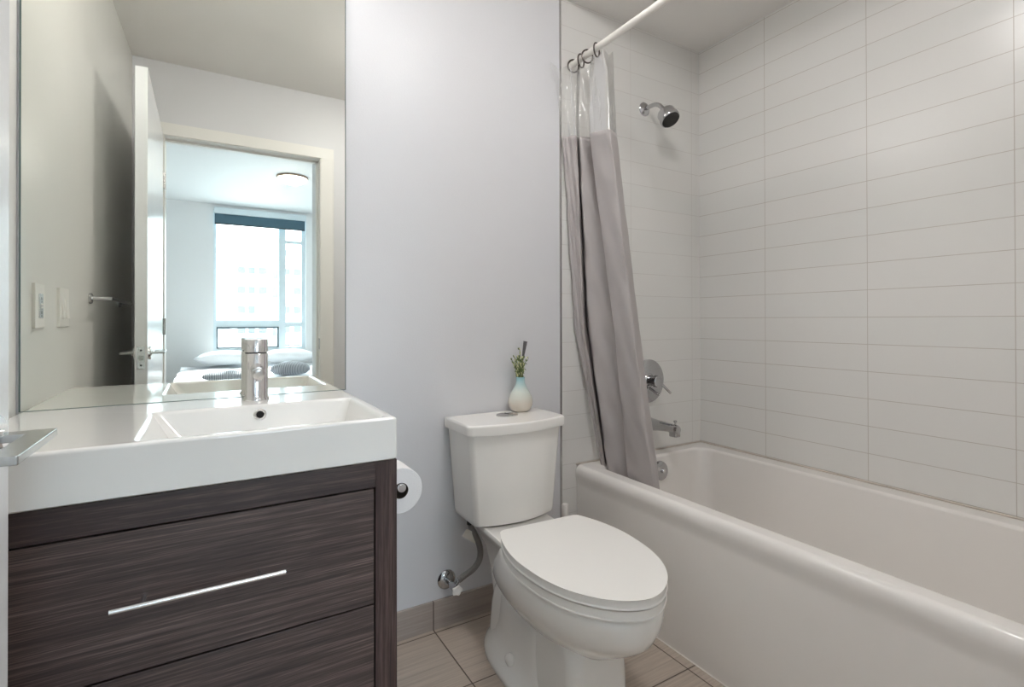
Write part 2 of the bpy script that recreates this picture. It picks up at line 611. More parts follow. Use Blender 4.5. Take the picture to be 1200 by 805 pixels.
# ---- bathroom door, standing open against the left wall
DLX0, DLX1, DLY0, DLY1, DLZ = -.2475, -.205, -.012, .842, 2.105
door = thing('door_1', (-.226, -.012, 0), 'white bathroom door standing open beside the left wall', 'door')
door['kind'] = 'structure'
obj('door_leaf', MB().box(DLX0, DLX1, DLY0, DLY1, .012, DLZ), 'doorw', door, bevel=.002)
obj('latch_plate', MB().box(-.239, -.2135, DLY1-.001, DLY1+.0015, .888, .978), 'steel_plate', door, bevel=.001)
lt = MB().lathe([(.0095, 0), (.0095, .006), (.008, .009)], (-.226, DLY1, .933), (0, 1, 0), 20)
obj('latch_bolt', lt, 'nickel', door)
for zc in (.915-.012, .963):
    obj('screw', MB().lathe([(.0035, 0), (.0035, .0022)], (-.226, DLY1, zc), (0, 1, 0), 12), 'dark', door)


def lever(side):
    """U shaped return lever on a round rose; side +1 = room face"""
    xf = DLX1 if side > 0 else DLX0
    zc, yl = .949, .782
    mb = MB()
    mb.lathe([(.027, 0), (.027, .005), (.025, .008)], (xf, yl, zc), (side, 0, 0), 32)
    h = mb
    def flat(x0, x1, y0, y1):
        a, b = sorted((xf+side*x0, xf+side*x1))
        h.box(a, b, y0, y1, zc-.006, zc+.006)
    mb.lathe([(.011, 0), (.011, .012)], (xf, yl, zc), (side, 0, 0), 20)
    o = obj('door_lever', mb, 'chrome', door)
    g = MB()
    x_in, x_out = .030, .054
    pts = [(.004, yl+.012), (x_out, yl+.012), (x_out, yl-.135), (.012, yl-.135), (.012, yl-.113), (x_in, yl-.113), (x_in, yl-.012), (.004, yl-.012)]
    pts = [(xf+side*x, y) for x, y in pts]
    if side < 0:
        pts = pts[::-1]
    g.prism(pts, zc-.0035, zc+.0055)
    obj('lever_grip', g, 'satin_grey', o, bevel=.0015)
    return o


lever(1)
lever(-1)
for zc in (.25, 1.05, 1.85):
    hg = MB().tube([(DLX1+.006, DLY0-.008, zc-.045), (DLX1+.006, DLY0-.008, zc+.045)], .006, 12)
    hg.box(DLX1-.001, DLX1+.002, DLY0, DLY0+.03, zc-.045, zc+.045)
    obj('hinge', hg, 'nickel', door)

# ---- mirror
mr = thing('wall_mirror', (0, YB, .865), 'large frameless mirror on the back wall above the vanity', 'mirror')
obj('mirror_glass', MB().box(-.389, .381, YB-.005, YB-.001, .8605, 2.16), 'mirror', mr, smooth=0)
ed = MB()
ed.box(-.3925, -.389, YB-.0055, YB-.0005, .8605, 2.16)
ed.box(.381, .3835, YB-.0055, YB-.0005, .8605, 2.16)
ed.box(-.3925, .3835, YB-.0055, YB-.0005, .8592, .8605)
obj('mirror_edge', ed, 'mirror_edge', mr, smooth=0)

# ---- vanity light above the mirror (above the frame of the photograph)
vl = thing('vanity_light', (.0, YB, 2.2), 'white glass bar light on the back wall above the mirror', 'lamp')
obj('back_plate', MB().box(-.32, .32, YB-.02, YB-.001, 2.235, 2.305), 'chrome', vl, bevel=.003)
for x in (-.26, .26):
    obj('arm', MB().tube([(x, YB-.015, 2.27), (x, YB-.085, 2.27)], .008, 12), 'chrome', vl)
obj('lamp_glass', MB().lathe([(.025, -.30), (.036, -.295), (.038, -.28), (.038, .28), (.036, .295), (.025, .30)], (0, YB-.085, 2.27), (1, 0, 0), 28), 'frost', vl)

# ---- unseen fill dome on the bathroom ceiling, added to brighten the room
cb_ = thing('ceiling_light', (.82, .72, ZC), 'added round fill dome on the bathroom ceiling, out of view', 'lamp')
obj('rim', MB().lathe([(.165, 0), (.168, -.012), (.160, -.022), (.150, -.022)], (.82, .72, ZC), n=40), 'nickel', cb_)
obj('dome', MB().lathe([(.153, -.018), (.146, -.036), (.118, -.056), (.075, -.070), (.032, -.076), (.003, -.077)], (.82, .72, ZC), n=40), 'fill_dome', cb_)

# ---- vanity cabinet
VX0, VX1, VF, VZ = -.388, .377, 1.150, .7615
va = thing('vanity_cabinet', (0, 1.42, 0), 'dark brown wood grain vanity cabinet below the white sink', 'cabinet')
bd = MB()
bd.box(VX0, VX1, VF+.02, YB-.012, .10, VZ)
bd.box(VX0+.03, VX1-.03, VF+.07, YB-.012, 0, .10)
obj('body', bd, 'wood_v', va, smooth=0)
for x0, x1 in ((VX1-.0495, VX1), (VX0, VX0+.05)):
    obj('stile', MB().box(x0, x1, VF, VF+.02, .10, VZ), 'wood_v', va, bevel=.0012)
for z0, z1 in ((.7045, VZ), (.10, .178)):
    obj('rail', MB().box(VX0+.05, VX1-.0495, VF, VF+.02, z0, z1), 'wood_rail', va, bevel=.0012)
obj('gap_shade', MB().box(VX0+.05, VX1-.0495, VF+.016, VF+.0205, .178, .7045), 'black', va, smooth=0)  # black sheet behind the drawers, painted shade for the gaps
for z0, z1 in ((.4430, .7005), (.1815, .4395)):
    d = obj('drawer', MB().box(VX0+.053, VX1-.0525, VF+.0015, VF+.018, z0, z1), 'wood_h', va, bevel=.0015)
    zh = .576 if z0 > .4 else .318
    hb = MB().tube([(-.145, VF-.031, zh), (.137, VF-.031, zh)], .0050, 16)
    for x in (-.098, .090):
        hb.tube([(x, VF+.003, zh), (x, VF-.031, zh)], .0045, 12)
    obj('bar_handle', hb, 'steel_plate', d)

# ---- sink
SX0, SX1, SY0, SY1, SZ0, SZ1 = -.392, .377, 1.146, YB-.004, .7625, .859
sk = thing('washbasin', (0, 1.42, SZ0), 'white ceramic rectangular sink on top of the vanity cabinet', 'sink')
BX0, BX1, BY0, BY1 = -.112, .352, 1.168, 1.508
r8 = .006
rings = [rrect(SX0+.004, SX1-.004, SY0+.004, SY1-.001, r8, SZ0),
         rrect(SX0, SX1, SY0, SY1, r8, SZ0+.004),
         rrect(SX0, SX1, SY0, SY1, r8, SZ1-.007),
         rrect(SX0+.002, SX1-.002, SY0+.002, SY1-.001, r8, SZ1-.002),
         rrect(SX0+.007, SX1-.007, SY0+.007, SY1-.002, r8, SZ1),
         rrect(BX0-.006, BX1+.006, BY0-.006, BY1+.006, .02, SZ1),
         rrect(BX0-.001, BX1+.001, BY0-.001, BY1+.001, .02, SZ1-.002),
         rrect(BX0+.004, BX1-.003, BY0+.003, BY1-.003, .02, SZ1-.008),
         rrect(BX0+.040, BX1-.026, BY0+.010, BY1-.022, .03, SZ1-.066),
         rrect(BX0+.055, BX1-.040, BY0+.025, BY1-.036, .03, SZ1-.079),
         rrect(BX0+.075, BX1-.060, BY0+.045, BY1-.056, .03, SZ1-.082)]
obj('basin', MB().loft(rings), 'porc', sk, smooth=50, wn=True)
ov = Vector((.121, 1.4985, .8335))
nrm = Vector((0, -1, .32)).normalized()
obj('overflow_ring', MB().lathe([(.0095, -.004), (.0095, .002), (.0125, .0035), (.0155, .002), (.0155, -.004)], ov, nrm, 28, caps=False), 'chrome', sk)
obj('overflow_hole', MB().lathe([(.0097, -.003), (.0097, .0012)], ov, nrm, 20), 'black', sk)
obj('drain', MB().lathe([(.024, 0), (.024, .003), (.018, .005), (.004, .006)], (.12, 1.33, SZ1-.0825), (0, 0, 1), 28), 'chrome', sk)

# ---- faucet
fx, fy = .120, 1.612
fa = thing('faucet', (fx, fy, SZ1), 'chrome cylindrical single hole faucet standing on the sink', 'faucet')
obj('body', MB().lathe([(.034, 0), (.034, .004), (.0315, .007), (.0305, .012), (.0305, .128), (.029, .130)], (fx, fy, SZ1), n=48), 'chrome', fa)
obj('neck_ring', MB().lathe([(.0275, .128), (.0275, .134)], (fx, fy, SZ1), n=40), 'dark', fa)
cap = obj('mixer_cap', MB().lathe([(.029, .1335), (.0305, .135), (.0305, .168), (.029, .170), (.005, .1705)], (fx, fy, SZ1), n=48), 'chrome', fa)
obj('lever_pin', MB().tube([(fx, fy+.026, SZ1+.150), (fx-.004, fy+.058, SZ1+.158)], .005, 14), 'chrome', cap)
sp = MB().tube([(fx, fy-.02, SZ1+.088), (fx, fy-.085, SZ1+.080)], .0165, 28)
obj('spout', sp, 'chrome', fa)
obj('aerator', MB().lathe([(.0155, 0), (.0155, .006), (.013, .008), (.006, .0085)], (fx, fy-.085, SZ1+.080), (0, -1, -.12), 28), 'nickel', fa)

# ---- toilet paper on the vanity's side
px_, py_, pz_ = .4405, 1.315, .640
hd = thing('toilet_paper_holder', (VX1, 1.40, pz_), 'chrome toilet paper holder on the right side of the vanity', 'holder')
obj('mount', MB().lathe([(.022, 0), (.022, .006), (.019, .009)], (VX1, 1.445, pz_), (1, 0, 0), 28), 'chrome', hd)
hp = [(VX1+.004, 1.445, pz_), (px_-.02, 1.445, pz_)] + arc((px_-.02, 1.445, pz_), (px_, 1.445, pz_), (px_, 1.425, pz_), 5)[1:] + [(px_, 1.308, pz_)]
obj('arm', MB().tube(hp, .0085, 18), 'chrome', hd)
obj('end_cap', MB().lathe([(.0085, 0), (.0112, .001), (.0112, .006), (.010, .008)], (px_, 1.308, pz_), (0, -1, 0), 24), 'chrome', hd)
tp = thing('toilet_paper_roll', (px_, 1.36, pz_-.06), 'white toilet paper roll hanging beside the vanity', 'toilet paper')
zr = pz_-.0105
roll = MB().lathe([(.021, .0), (.0585, .0), (.060, .0015), (.060, .1015), (.0585, .103), (.021, .103), (.021, .0)], (px_+.001, py_, zr), (0, 1, 0), 48, caps=False)
obj('tissue', roll, 'paper', tp)
obj('core', MB().lathe([(.0195, .001), (.021, .001), (.021, .102), (.0195, .102), (.0195, .001)], (px_+.001, py_, zr), (0, 1, 0), 32, caps=False), 'card', tp)

# ---- toilet
TX = .918
to = thing('toilet', (TX, 1.25, 0), 'white two piece toilet with closed lid between vanity and bathtub', 'toilet')
TC = Vector((.905, 1.345, 0))      # hinge line centre; bowl and seat sit slightly askew
TROT = Matrix.Rotation(math.radians(-3.2), 3, 'Z')


def askew(p):
    p = Vector(p)
    q = TROT @ Vector((p.x, p.y-TC.y, 0))
    return Vector((q.x+TC.x, q.y+TC.y, p.z))


HW = [(1.345, .126), (1.338, .139), (1.32, .148), (1.27, .166), (1.2, .180), (1.14, .183), (1.06, .175), (1.0, .160), (.95, .137), (.905, .104), (.872, .064), (.855, .028), (.850, .0)]


def outline(inset=0., z=0., hs=1., yback=None, yfront=None, n=26):
    """seat shaped closed ring, optionally scaled and shifted between yback and yfront"""
    right_ = spline([(h, y, 0) for y, h in HW], 4)
    ring = [Vector((p.x, p.y)) for p in right_]+[Vector((-p.x, p.y)) for p in right_[-2::-1]]
    out = []
    m = len(ring)
    for i, p in enumerate(ring):
        t = ring[(i+1) % m]-ring[i-1]
        nr = Vector((t.y, -t.x)).normalized()
        q = p+nr*inset
        y = q.y
        if yback is not None:
            f = (y-.85)/(1.345-.85)
            y = yfront+(yback-yfront)*f
        out.append(askew((q.x*hs, y, z)))
    return out


def box_ring(hw, yb, yf, z, r, n=10):
    return [askew(v) for v in rrect(-hw, hw, yf, yb, r, z, n)]


bowl = MB().loft([outline(0, .185, .48, 1.50, 1.05), outline(0, .200, .54, 1.49, 1.020), outline(0, .222, .63, 1.48, .985), outline(0, .248, .75, 1.47, .945), outline(0, .275, .86, 1.45, .905),
                  outline(0, .305, .94, 1.42, .872), outline(0, .335, .985, 1.40, .857), outline(0, .358, .99, 1.38, .853), outline(0, .374, .985, 1.37, .855),
                  outline(0, .383, .97, 1.365, .860), outline(0, .3865, .945, 1.36, .870)])
obj('bowl', bowl, 'porc2', to, smooth=60)
ped = MB().loft([box_ring(.100, 1.54, 1.018, 0, .034), box_ring(.098, 1.54, 1.022, .012, .034), box_ring(.095, 1.54, 1.028, .06, .034), box_ring(.094, 1.53, 1.028, .14, .036), box_ring(.091, 1.52, 1.030, .19, .04), box_ring(.084, 1.50, 1.05, .235, .05)])
obj('pedestal', ped, 'porc2', to, smooth=60)
dk = MB().loft([box_ring(.070, 1.575, 1.25, .06, .05), box_ring(.072, 1.575, 1.25, .15, .05), box_ring(.078, 1.59, 1.25, .24, .05), box_ring(.084, 1.62, 1.25, .30, .05), box_ring(.102, 1.655, 1.25, .345, .05),
                box_ring(.124, 1.665, 1.25, .375, .04), box_ring(.127, 1.665, 1.25, .385, .04), box_ring(.124, 1.662, 1.25, .392, .04)])
obj('rear_deck', dk, 'porc2', to, smooth=60)
ft = MB()
FR = []
for z, hw, yb_, yf_ in ((0, .146, 1.590, 1.190), (.008, .147, 1.592, 1.188), (.018, .144, 1.588, 1.189), (.030, .134, 1.580, 1.190), (.046, .120, 1.570, 1.191), (.066, .110, 1.560, 1.192),
                        (.10, .104, 1.550, 1.193), (.15, .101, 1.540, 1.194), (.19, .099, 1.530, 1.196), (.205, .094, 1.520, 1.202), (.212, .084, 1.500, 1.215)):
    ring = []
    for k in range(48):
        a_ = 2*PI*k/48
        c_, s_ = math.cos(a_), math.sin(a_)
        e_ = 2.3 if s_ > 0 else 7
        L = (yb_-1.36) if s_ > 0 else (1.36-yf_)
        ring.append(askew((hw*math.copysign(abs(c_)**(2/e_), c_), 1.36+L*math.copysign(abs(s_)**(2/e_), s_), z)))
    FR.append(ring)
obj('foot', ft.loft(FR), 'porc2', to, smooth=45)
for s in (-1, 1):
    bp_ = askew((s*.116, 1.325, .054))
    obj('bolt_cap', MB().lathe([(.0155, -.006), (.0155, .008), (.0135, .016), (.008, .021), (.002, .0225)], bp_, (s*.45, 0, 1), 24), 'seat', to)


def slab(z0, z1, grow, r=.006):
    return MB().loft([outline(grow-r, z0), outline(grow-r*.3, z0+r*.25), outline(grow, z0+r), outline(grow, z1-r), outline(grow-r*.3, z1-r*.25), outline(grow-r, z1)])


obj('seat', slab(.3915, .4150, .0015, .003), 'seat', to, smooth=60, wn=True)
obj('lid', slab(.4192, .4415, 0, .0035), 'seat', to, smooth=60, wn=True)
for s in (-1, 1):
    hx = askew((s*.085, 1.356, 0))
    obj('hinge_post', MB().box(hx.x-.018, hx.x+.018, hx.y-.014, hx.y+.012, .391, .428), 'seat', to, bevel=.005)


def tank_ring(hw, yb, yf, bow, z, r=.022, n=6, m=14):
    pts = []
    def front(x):
        return yf - bow*(1-(x/hw)**2)
    pts += [Vector((TX+hw, yb, z)), Vector((TX-hw, yb, z))]
    # left front corner
    for k in range(n+1):
        a = PI+PI/2*k/n
        pts.append(Vector((TX-hw+r+r*math.cos(a), yf+r*.2+r+r*math.sin(a)-(.0), z)))
    for k in range(1, m):
        x = -hw+r+(2*hw-2*r)*k/m
        pts.append(Vector((TX+x, yf+r*.2-bow*(1-(x/(hw-r))**2), z)))
    for k in range(n+1):
        a = 1.5*PI+PI/2*k/n
        pts.append(Vector((TX+hw-r+r*math.cos(a), yf+r*.2+r+r*math.sin(a), z)))
    return pts


tk = MB().loft([tank_ring(.148, 1.665, 1.510, .026, .3925), tank_ring(.156, 1.668, 1.500, .028, .398), tank_ring(.159, 1.669, 1.498, .028, .415),
                tank_ring(.182, 1.672, 1.488, .030, .702)])
obj('tank', tk, 'porc2', to, smooth=50, wn=True)
tl = MB().loft([tank_ring(.183, 1.674, 1.486, .030, .7005), tank_ring(.193, 1.677, 1.477, .031, .7035), tank_ring(.195, 1.678, 1.475, .031, .709),
                tank_ring(.195, 1.678, 1.475, .031, .732), tank_ring(.193, 1.677, 1.477, .031, .737), tank_ring(.188, 1.674, 1.482, .031, .739)])
ld = obj('tank_lid', tl, 'porc2', to, smooth=50, wn=True)
bx, by = .928, 1.590
def ell(rx, ry, z, n=40):
    return [Vector((bx+rx*math.cos(2*PI*k/n), by+ry*math.sin(2*PI*k/n), z)) for k in range(n)]
obj('flush_button', MB().loft([ell(.042, .032, .739), ell(.042, .032, .742), ell(.039, .029, .7435)]), 'nickel', ld)
obj('button_split', MB().box(bx+.006, bx+.0075, by-.029, by+.029, .7425, .7440), 'dark', ld)

# ---- water supply
sv = thing('supply_valve', (.734, 1.68, .159), 'chrome water supply valve with braided hose below the toilet tank', 'valve')
sx, sz = .733, .160
obj('escutcheon', MB().lathe([(.034, 0), (.034, .003), (.028, .009), (.016, .012)], (sx, YB-.0005, sz), (0, -1, 0), 36), 'chrome_dark_reflect', sv)
vb = MB().tube([(sx, YB-.008, sz), (sx, YB-.075, sz)], .0085, 16)
vb.lathe([(.013, 0), (.013, .03)], (sx, YB-.052, sz), (0, -1, 0), 20)
vb.tube([(sx, YB-.066, sz), (sx+.018, YB-.066, sz+.022)], .008, 14)
obj('valve_body', vb, 'chrome_dark_reflect', sv)
hk = MB()
hk.loft([[Vector((sx+.0+(.018+.002*math.cos(5*a))*math.cos(a), YB-.088-dy, sz+(.015+.002*math.cos(5*a))*math.sin(a))) for a in (2*PI*k/40 for k in range(40))] for dy in (0, .008)])
obj('handle', hk, 'white_plastic', sv, bevel=.0015)
hs = spline([(sx+.018, YB-.066, sz+.020), (sx+.038, YB-.075, sz+.036), (sx+.062, YB-.088, sz+.056), (sx+.080, YB-.098, sz+.085), (sx+.084, YB-.102, sz+.116), (sx+.077, YB-.102, sz+.150), (sx+.064, YB-.098, sz+.180), (sx+.055, YB-.092, sz+.200), (sx+.052, YB-.088, sz+.222)], 8)
obj('hose', MB().tube(hs, .0105, 14), 'hose', sv)
obj('nut', MB().lathe([(.012, 0), (.013, .003), (.013, .014), (.010, .017)], (sx+.052, YB-.088, sz+.214), (0, 0, 1), 6), 'dark', sv)
tg = MB().add([Vector((sx+.014, YB-.102, sz+.186)), Vector((sx+.062, YB-.102, sz+.150)), Vector((sx+.078, YB-.102, sz+.176)), Vector((sx+.032, YB-.102, sz+.208))], [(0, 1, 2, 3)])
obj('tag', tg, 'tag', sv, solid=.0008, smooth=0)

# ---- vase with sprig
vx, vy, vz = 1.016, 1.640, .739
vs = MB().lathe([(.020, .0), (.030, .001), (.038, .008), (.0445, .022), (.0465, .036), (.044, .052), (.036, .070), (.027, .085), (.020, .099), (.0165, .112), (.0160, .124), (.0168, .1275), (.0150, .1285), (.0135, .125), (.014, .11)], (vx, vy, vz), n=44)
tag(obj('vase', vs, 'vase', smooth=80), 'small aqua and cream teardrop vase on the toilet tank', 'vase')
sg = thing('flower_sprig', (vx, vy, vz+.09), 'green sprig with pale buds standing in the vase', 'flower')
stm, lf, bu = MB(), MB(), MB()
for k in range(15):
    a = 2*PI*k/15+random.uniform(-.3, .3)
    sprd = random.uniform(.014, .034) if k else 0
    hgt = random.uniform(.050, .090) if k else .122
    p0 = Vector((vx+.005*math.cos(a), vy+.005*math.sin(a), vz+.10))
    p2 = Vector((vx+sprd*math.cos(a)-.003, vy+sprd*math.sin(a)*.7, vz+.128+hgt*.86))
    pth = arc(p0, Vector((vx+sprd*.25*math.cos(a), vy+sprd*.25*math.sin(a), vz+.128+hgt*.4)), p2, 8)
    stm.tube(pth, .0011, 6)
    for j in range(2, 9):
        for q in range(3):
            p = pth[j]+Vector((random.uniform(-.007, .007), random.uniform(-.006, .006), random.uniform(-.005, .005)))*(1.15-j*.06)
            if p.z < vz+.131:
                p.z = vz+.131+random.uniform(0, .004)
            rot = Matrix.Rotation(random.uniform(0, 6.3), 3, 'Z') @ Matrix.Rotation(random.uniform(-.9, .9), 3, 'X')
            (bu if random.random() < .38 else lf).ellipsoid(p, .0022, .0014, .0052, 6, 4, rot)
obj('stem', stm, 'leaf', sg)
obj('leaves', lf, 'leaf', sg)['kind'] = 'stuff'
obj('buds', bu, 'bud', sg)['kind'] = 'stuff'
skk = thing('grey_tipped_stick', (vx+.004, vy+.004, vz+.05), 'thin stick with flat dark grey tip leaning in the vase', 'stick')
a0, a1, a2 = Vector((vx+.002, vy+.006, vz+.05)), Vector((vx+.019, vy+.012, vz+.205)), Vector((vx+.029, vy+.014, vz+.262))
obj('stem', MB().tube([a0, a1], .0016, 8), 'bud', skk)
d_ = (a2-a1)
sd_ = Vector((1, 0, -.2)).normalized()
obj('tip', MB().loft([[a1+sd_*.005+Vector((0, -.001, 0)), a1-sd_*.004+Vector((0, -.001, 0)), a1-sd_*.004+Vector((0, .001, 0)), a1+sd_*.005+Vector((0, .001, 0))],
                      [a2+sd_*.011+Vector((0, -.001, 0)), a2-sd_*.006+Vector((0, -.001, 0)), a2-sd_*.006+Vector((0, .001, 0)), a2+sd_*.011+Vector((0, .001, 0))]]), 'stick', skk, smooth=0)

# ---- toilet brush behind the toilet
tb = thing('toilet_brush', (1.205, 1.615, 0), 'white toilet brush standing behind the toilet beside the bathtub', 'brush')
obj('canister', MB().lathe([(.042, 0), (.045, .004), (.045, .13), (.042, .135), (.014, .137)], (1.205, 1.615, 0), n=32), 'white_plastic', tb)
obj('handle', MB().lathe([(.010, .13), (.0105, .30), (.0135, .305), (.0135, .357), (.011, .362), (.004, .363)], (1.205, 1.615, 0), n=24), 'white_plastic', tb)

# ---- bathtub
TY0, TY1 = .166, YB-.003
tu = thing('bathtub', (1.70, .93, 0), 'white alcove bathtub along the tiled right wall', 'bathtub')
A = (XTUB, XR-.004, TY0, TY1)
def rr(i0, i1, j0, j1, r, z):
    return rrect(A[0]+i0, A[1]-i1, A[2]+j0, A[3]-j1, r, z, 10)
IX0, IX1, IY0, IY1 = .074, .076, .10, .068
tub = MB().loft([rr(.007, 0, 0, 0, .004, 0), rr(.007, 0, 0, 0, .004, ZTUB-.085), rr(.006, 0, 0, 0, .004, ZTUB-.070), rr(.003, 0, 0, 0, .004, ZTUB-.055), rr(.0005, 0, 0, 0, .004, ZTUB-.040),
                 rr(0, 0, 0, 0, .005, ZTUB-.030), rr(.0015, 0, 0, 0, .006, ZTUB-.018), rr(.006, 0, 0, 0, .010, ZTUB-.008), rr(.013, 0, 0, 0, .014, ZTUB-.002), rr(.022, 0, 0, 0, .016, ZTUB),
                 rr(IX0-.012, IX1-.012, IY0-.012, IY1-.012, .075, ZTUB), rr(IX0-.003, IX1-.003, IY0-.003, IY1-.003, .072, ZTUB-.004),
                 rr(IX0+.003, IX1+.002, IY0+.003, IY1+.002, .07, ZTUB-.012), rr(IX0+.012, IX1+.008, IY0+.02, IY1+.008, .07, ZTUB-.06),
                 rr(IX0+.045, IX1+.040, IY0+.13, IY1+.040, .09, .17), rr(IX0+.062, IX1+.055, IY0+.17, IY1+.055, .10, .135), rr(IX0+.10, IX1+.09, IY0+.22, IY1+.09, .10, .115)], cap0=False)
obj('tub_shell', tub, 'tub', tu, smooth=50, wn=True)
cm = mat('stained_caulk', srgb(206, 196, 186), .6, noise=.35, nscale=14)
ck = MB().tube([(XR-.006, TY0, ZTUB+.003), (XR-.006, TY1-.006, ZTUB+.003)], .003, 8)
ck.tube([(XTUB+.004, TY1-.004, ZTUB+.003), (XR-.006, TY1-.004, ZTUB+.003)], .003, 8)
obj('caulk_bead', ck, cm, tu)
obj('floor_caulk', MB().tube([(XTUB+.009, TY0, .001), (XTUB+.009, TY1, .001)], .004, 8), 'rodw', tu)
obj('overflow_plate', MB().lathe([(.042, 0), (.042, .004), (.038, .012), (.012, .017)], (1.715, TY1-IY1-.012, .418), (0, -1, .12), 36), 'chrome_dark_reflect', tu)
obj('overflow_knob', MB().lathe([(.009, 0), (.009, .012), (.006, .015)], (1.715, TY1-IY1-.026, .420), (0, -1, .12), 20), 'chrome', tu)
obj('drain', MB().lathe([(.03, 0), (.03, .003), (.02, .005)], (1.70, 1.40, .1148), (0, 0, 1), 28), 'chrome', tu)

# ---- tub spout
SWX, SWZ = 1.745, .605
ts = thing('tub_spout', (SWX, YB, SWZ), 'chrome tub spout on the tiled end wall below the shower valve', 'spout')
wl = YB-.002
spb = MB().loft([[Vector((SWX+rx*math.cos(a), wl-y, SWZ+dz+rz*math.sin(a))) for a in (2*PI*k/28 for k in range(28))] for y, rx, rz, dz in
                 ((0, .030, .030, 0), (.01, .027, .028, .0), (.05, .0225, .023, .002), (.10, .020, .020, .004), (.125, .020, .021, .003), (.150, .019, .020, .002), (.160, .015, .016, .001))])
obj('body', spb, 'chrome_dark_reflect', ts, smooth=60)
obj('outlet', MB().box(SWX-.016, SWX+.016, wl-.158, wl-.120, SWZ-.031, SWZ-.004), 'chrome_dark_reflect', ts, bevel=.004)
obj('diverter_knob', MB().lathe([(.0035, .0), (.0035, .012), (.0075, .014), (.0075, .020), (.005, .022)], (SWX, wl-.142, SWZ+.018), (0, 0, 1), 20), 'chrome_dark_reflect', ts)

# ---- shower valve
PX, PZ = 1.727, .803
svv = thing('shower_valve', (PX, YB, PZ), 'round chrome shower valve with lever on the tiled end wall', 'valve')
obj('escutcheon', MB().lathe([(.099, 0), (.099, .003), (.094, .007), (.03, .010)], (PX, wl, PZ), (0, -1, 0), 56), 'chrome_dark_reflect', svv)
obj('stem', MB().lathe([(.032, .008), (.030, .012), (.024, .016), (.022, .045), (.027, .047), (.027, .066), (.024, .069), (.004, .07)], (PX, wl, PZ+.004), (0, -1, 0), 36), 'chrome_dark_reflect', svv)
obj('lever_handle', MB().tube([(PX+.016, wl-.057, PZ), (PX+.070, wl-.070, PZ-.052)], [.0065, .0055], 16), 'chrome_dark_reflect', svv)
obj('diverter_lever', MB().tube([(PX-.008, wl-.02, PZ-.03), (PX+.006, wl-.062, PZ-.058)], .006, 14), 'chrome_dark_reflect', svv)

# ---- shower head
HX, HZ = 1.709, 2.040
sh = thing('showerhead', (HX, YB, HZ), 'chrome shower head on a bent arm high on the tiled end wall', 'shower head')
obj('flange', MB().lathe([(.031, 0), (.031, .003), (.024, .010), (.012, .014)], (HX, wl, HZ), (0, -1, 0), 32), 'chrome_dark_reflect', sh)
p3 = Vector((HX+.005, wl-.112, HZ-.042))
ap = [Vector((HX, wl-.005, HZ)), Vector((HX, wl-.05, HZ))]+arc((HX, wl-.05, HZ), (HX+.001, wl-.088, HZ), p3, 8)[1:]
obj('arm', MB().tube(ap, .0095, 16), 'chrome_dark_reflect', sh)
ax = Vector((.012, -.55, -.80)).normalized()
obj('head', MB().lathe([(.010, -.004), (.015, .002), (.020, .010), (.036, .016), (.0395, .022), (.0395, .048), (.043, .050), (.043, .064), (.040, .068)], p3, ax, 40), 'chrome_dark_reflect', sh)
obj('spray_face', MB().lathe([(.039, .0675), (.037, .0695), (.004, .0705)], p3, ax, 36), 'dark', sh)

# ---- curtain rod, rings, curtain
RX, RZ = 1.292, 2.132
rd = thing('curtain_rod', (RX, .92, RZ), 'white shower curtain rod above the bathtub edge', 'curtain rod')
obj('pole', MB().tube([(RX, .165, RZ), (RX, wl, RZ)], .0125, 20), 'rodw', rd)
for y, d in ((wl, -1), (.164, 1)):
    obj('end_flange', MB().lathe([(.018, 0), (.018, .005), (.0135, .010)], (RX, y, RZ), (0, d, 0), 28), 'rodw', rd)
ring_y = [1.668, 1.618, 1.578, 1.522]
rlab = ['dark metal curtain ring nearest the back wall', 'second dark curtain ring from the back wall', 'third dark curtain ring from the back wall',
        'dark metal curtain ring farthest from the back wall']
rc = None
for k, y in enumerate(ring_y):
    if rc is None:
        th = [(RX+.023*math.cos(a), y, RZ-.008+.026*math.sin(a)) for a in (2*PI*j/28 for j in range(29))]
        rc = obj('curtain_ring', MB().tube(th, .0032, 8, caps=False), 'ringm')
        o, y_first = rc, y
    else:
        o = rc.copy()
        C.objects.link(o)
        o.location.y = rc.location.y+(y-y_first)
    o.rotation_euler.z = (-.35, .35, -.25, .4)[k]
    tag(o, rlab[k], 'curtain ring', 'shower curtain rings on the rod')

# plan polylines of the curtain folds at several heights: (z, [(x, y) ...])
ST = [
    (2.098, [(1.172, 1.662), (1.25, 1.65), (1.27, 1.612), (1.31, 1.66), (1.276, 1.606), (1.318, 1.585), (1.285, 1.55), (1.28, 1.475), (1.328, 1.468), (1.335, 1.52)]),
    (2.03, [(1.2, 1.668), (1.248, 1.652), (1.265, 1.612), (1.31, 1.664), (1.272, 1.606), (1.322, 1.583), (1.275, 1.545), (1.268, 1.44), (1.33, 1.464), (1.335, 1.52)]),
    (1.83, [(1.24, 1.674), (1.2556, 1.655), (1.26, 1.605), (1.312, 1.668), (1.27, 1.605), (1.335, 1.58), (1.266, 1.541), (1.255, 1.405), (1.338, 1.46), (1.345, 1.51)]),
    (1.063, [(1.3, 1.676), (1.312, 1.65), (1.3, 1.615), (1.366, 1.676), (1.325, 1.6135), (1.408, 1.519), (1.34, 1.484), (1.325, 1.359), (1.402, 1.406), (1.41, 1.46)]),
    (0.484, [(1.398, 1.628), (1.406, 1.618), (1.396, 1.6), (1.437, 1.642), (1.402, 1.589), (1.456, 1.505), (1.403, 1.479), (1.394, 1.334), (1.437, 1.344), (1.445, 1.4)]),
    (0.415, [(1.402, 1.6), (1.409, 1.597), (1.402, 1.588), (1.44, 1.602), (1.408, 1.578), (1.457, 1.5), (1.409, 1.475), (1.401, 1.331), (1.44, 1.34), (1.447, 1.39)]),
]


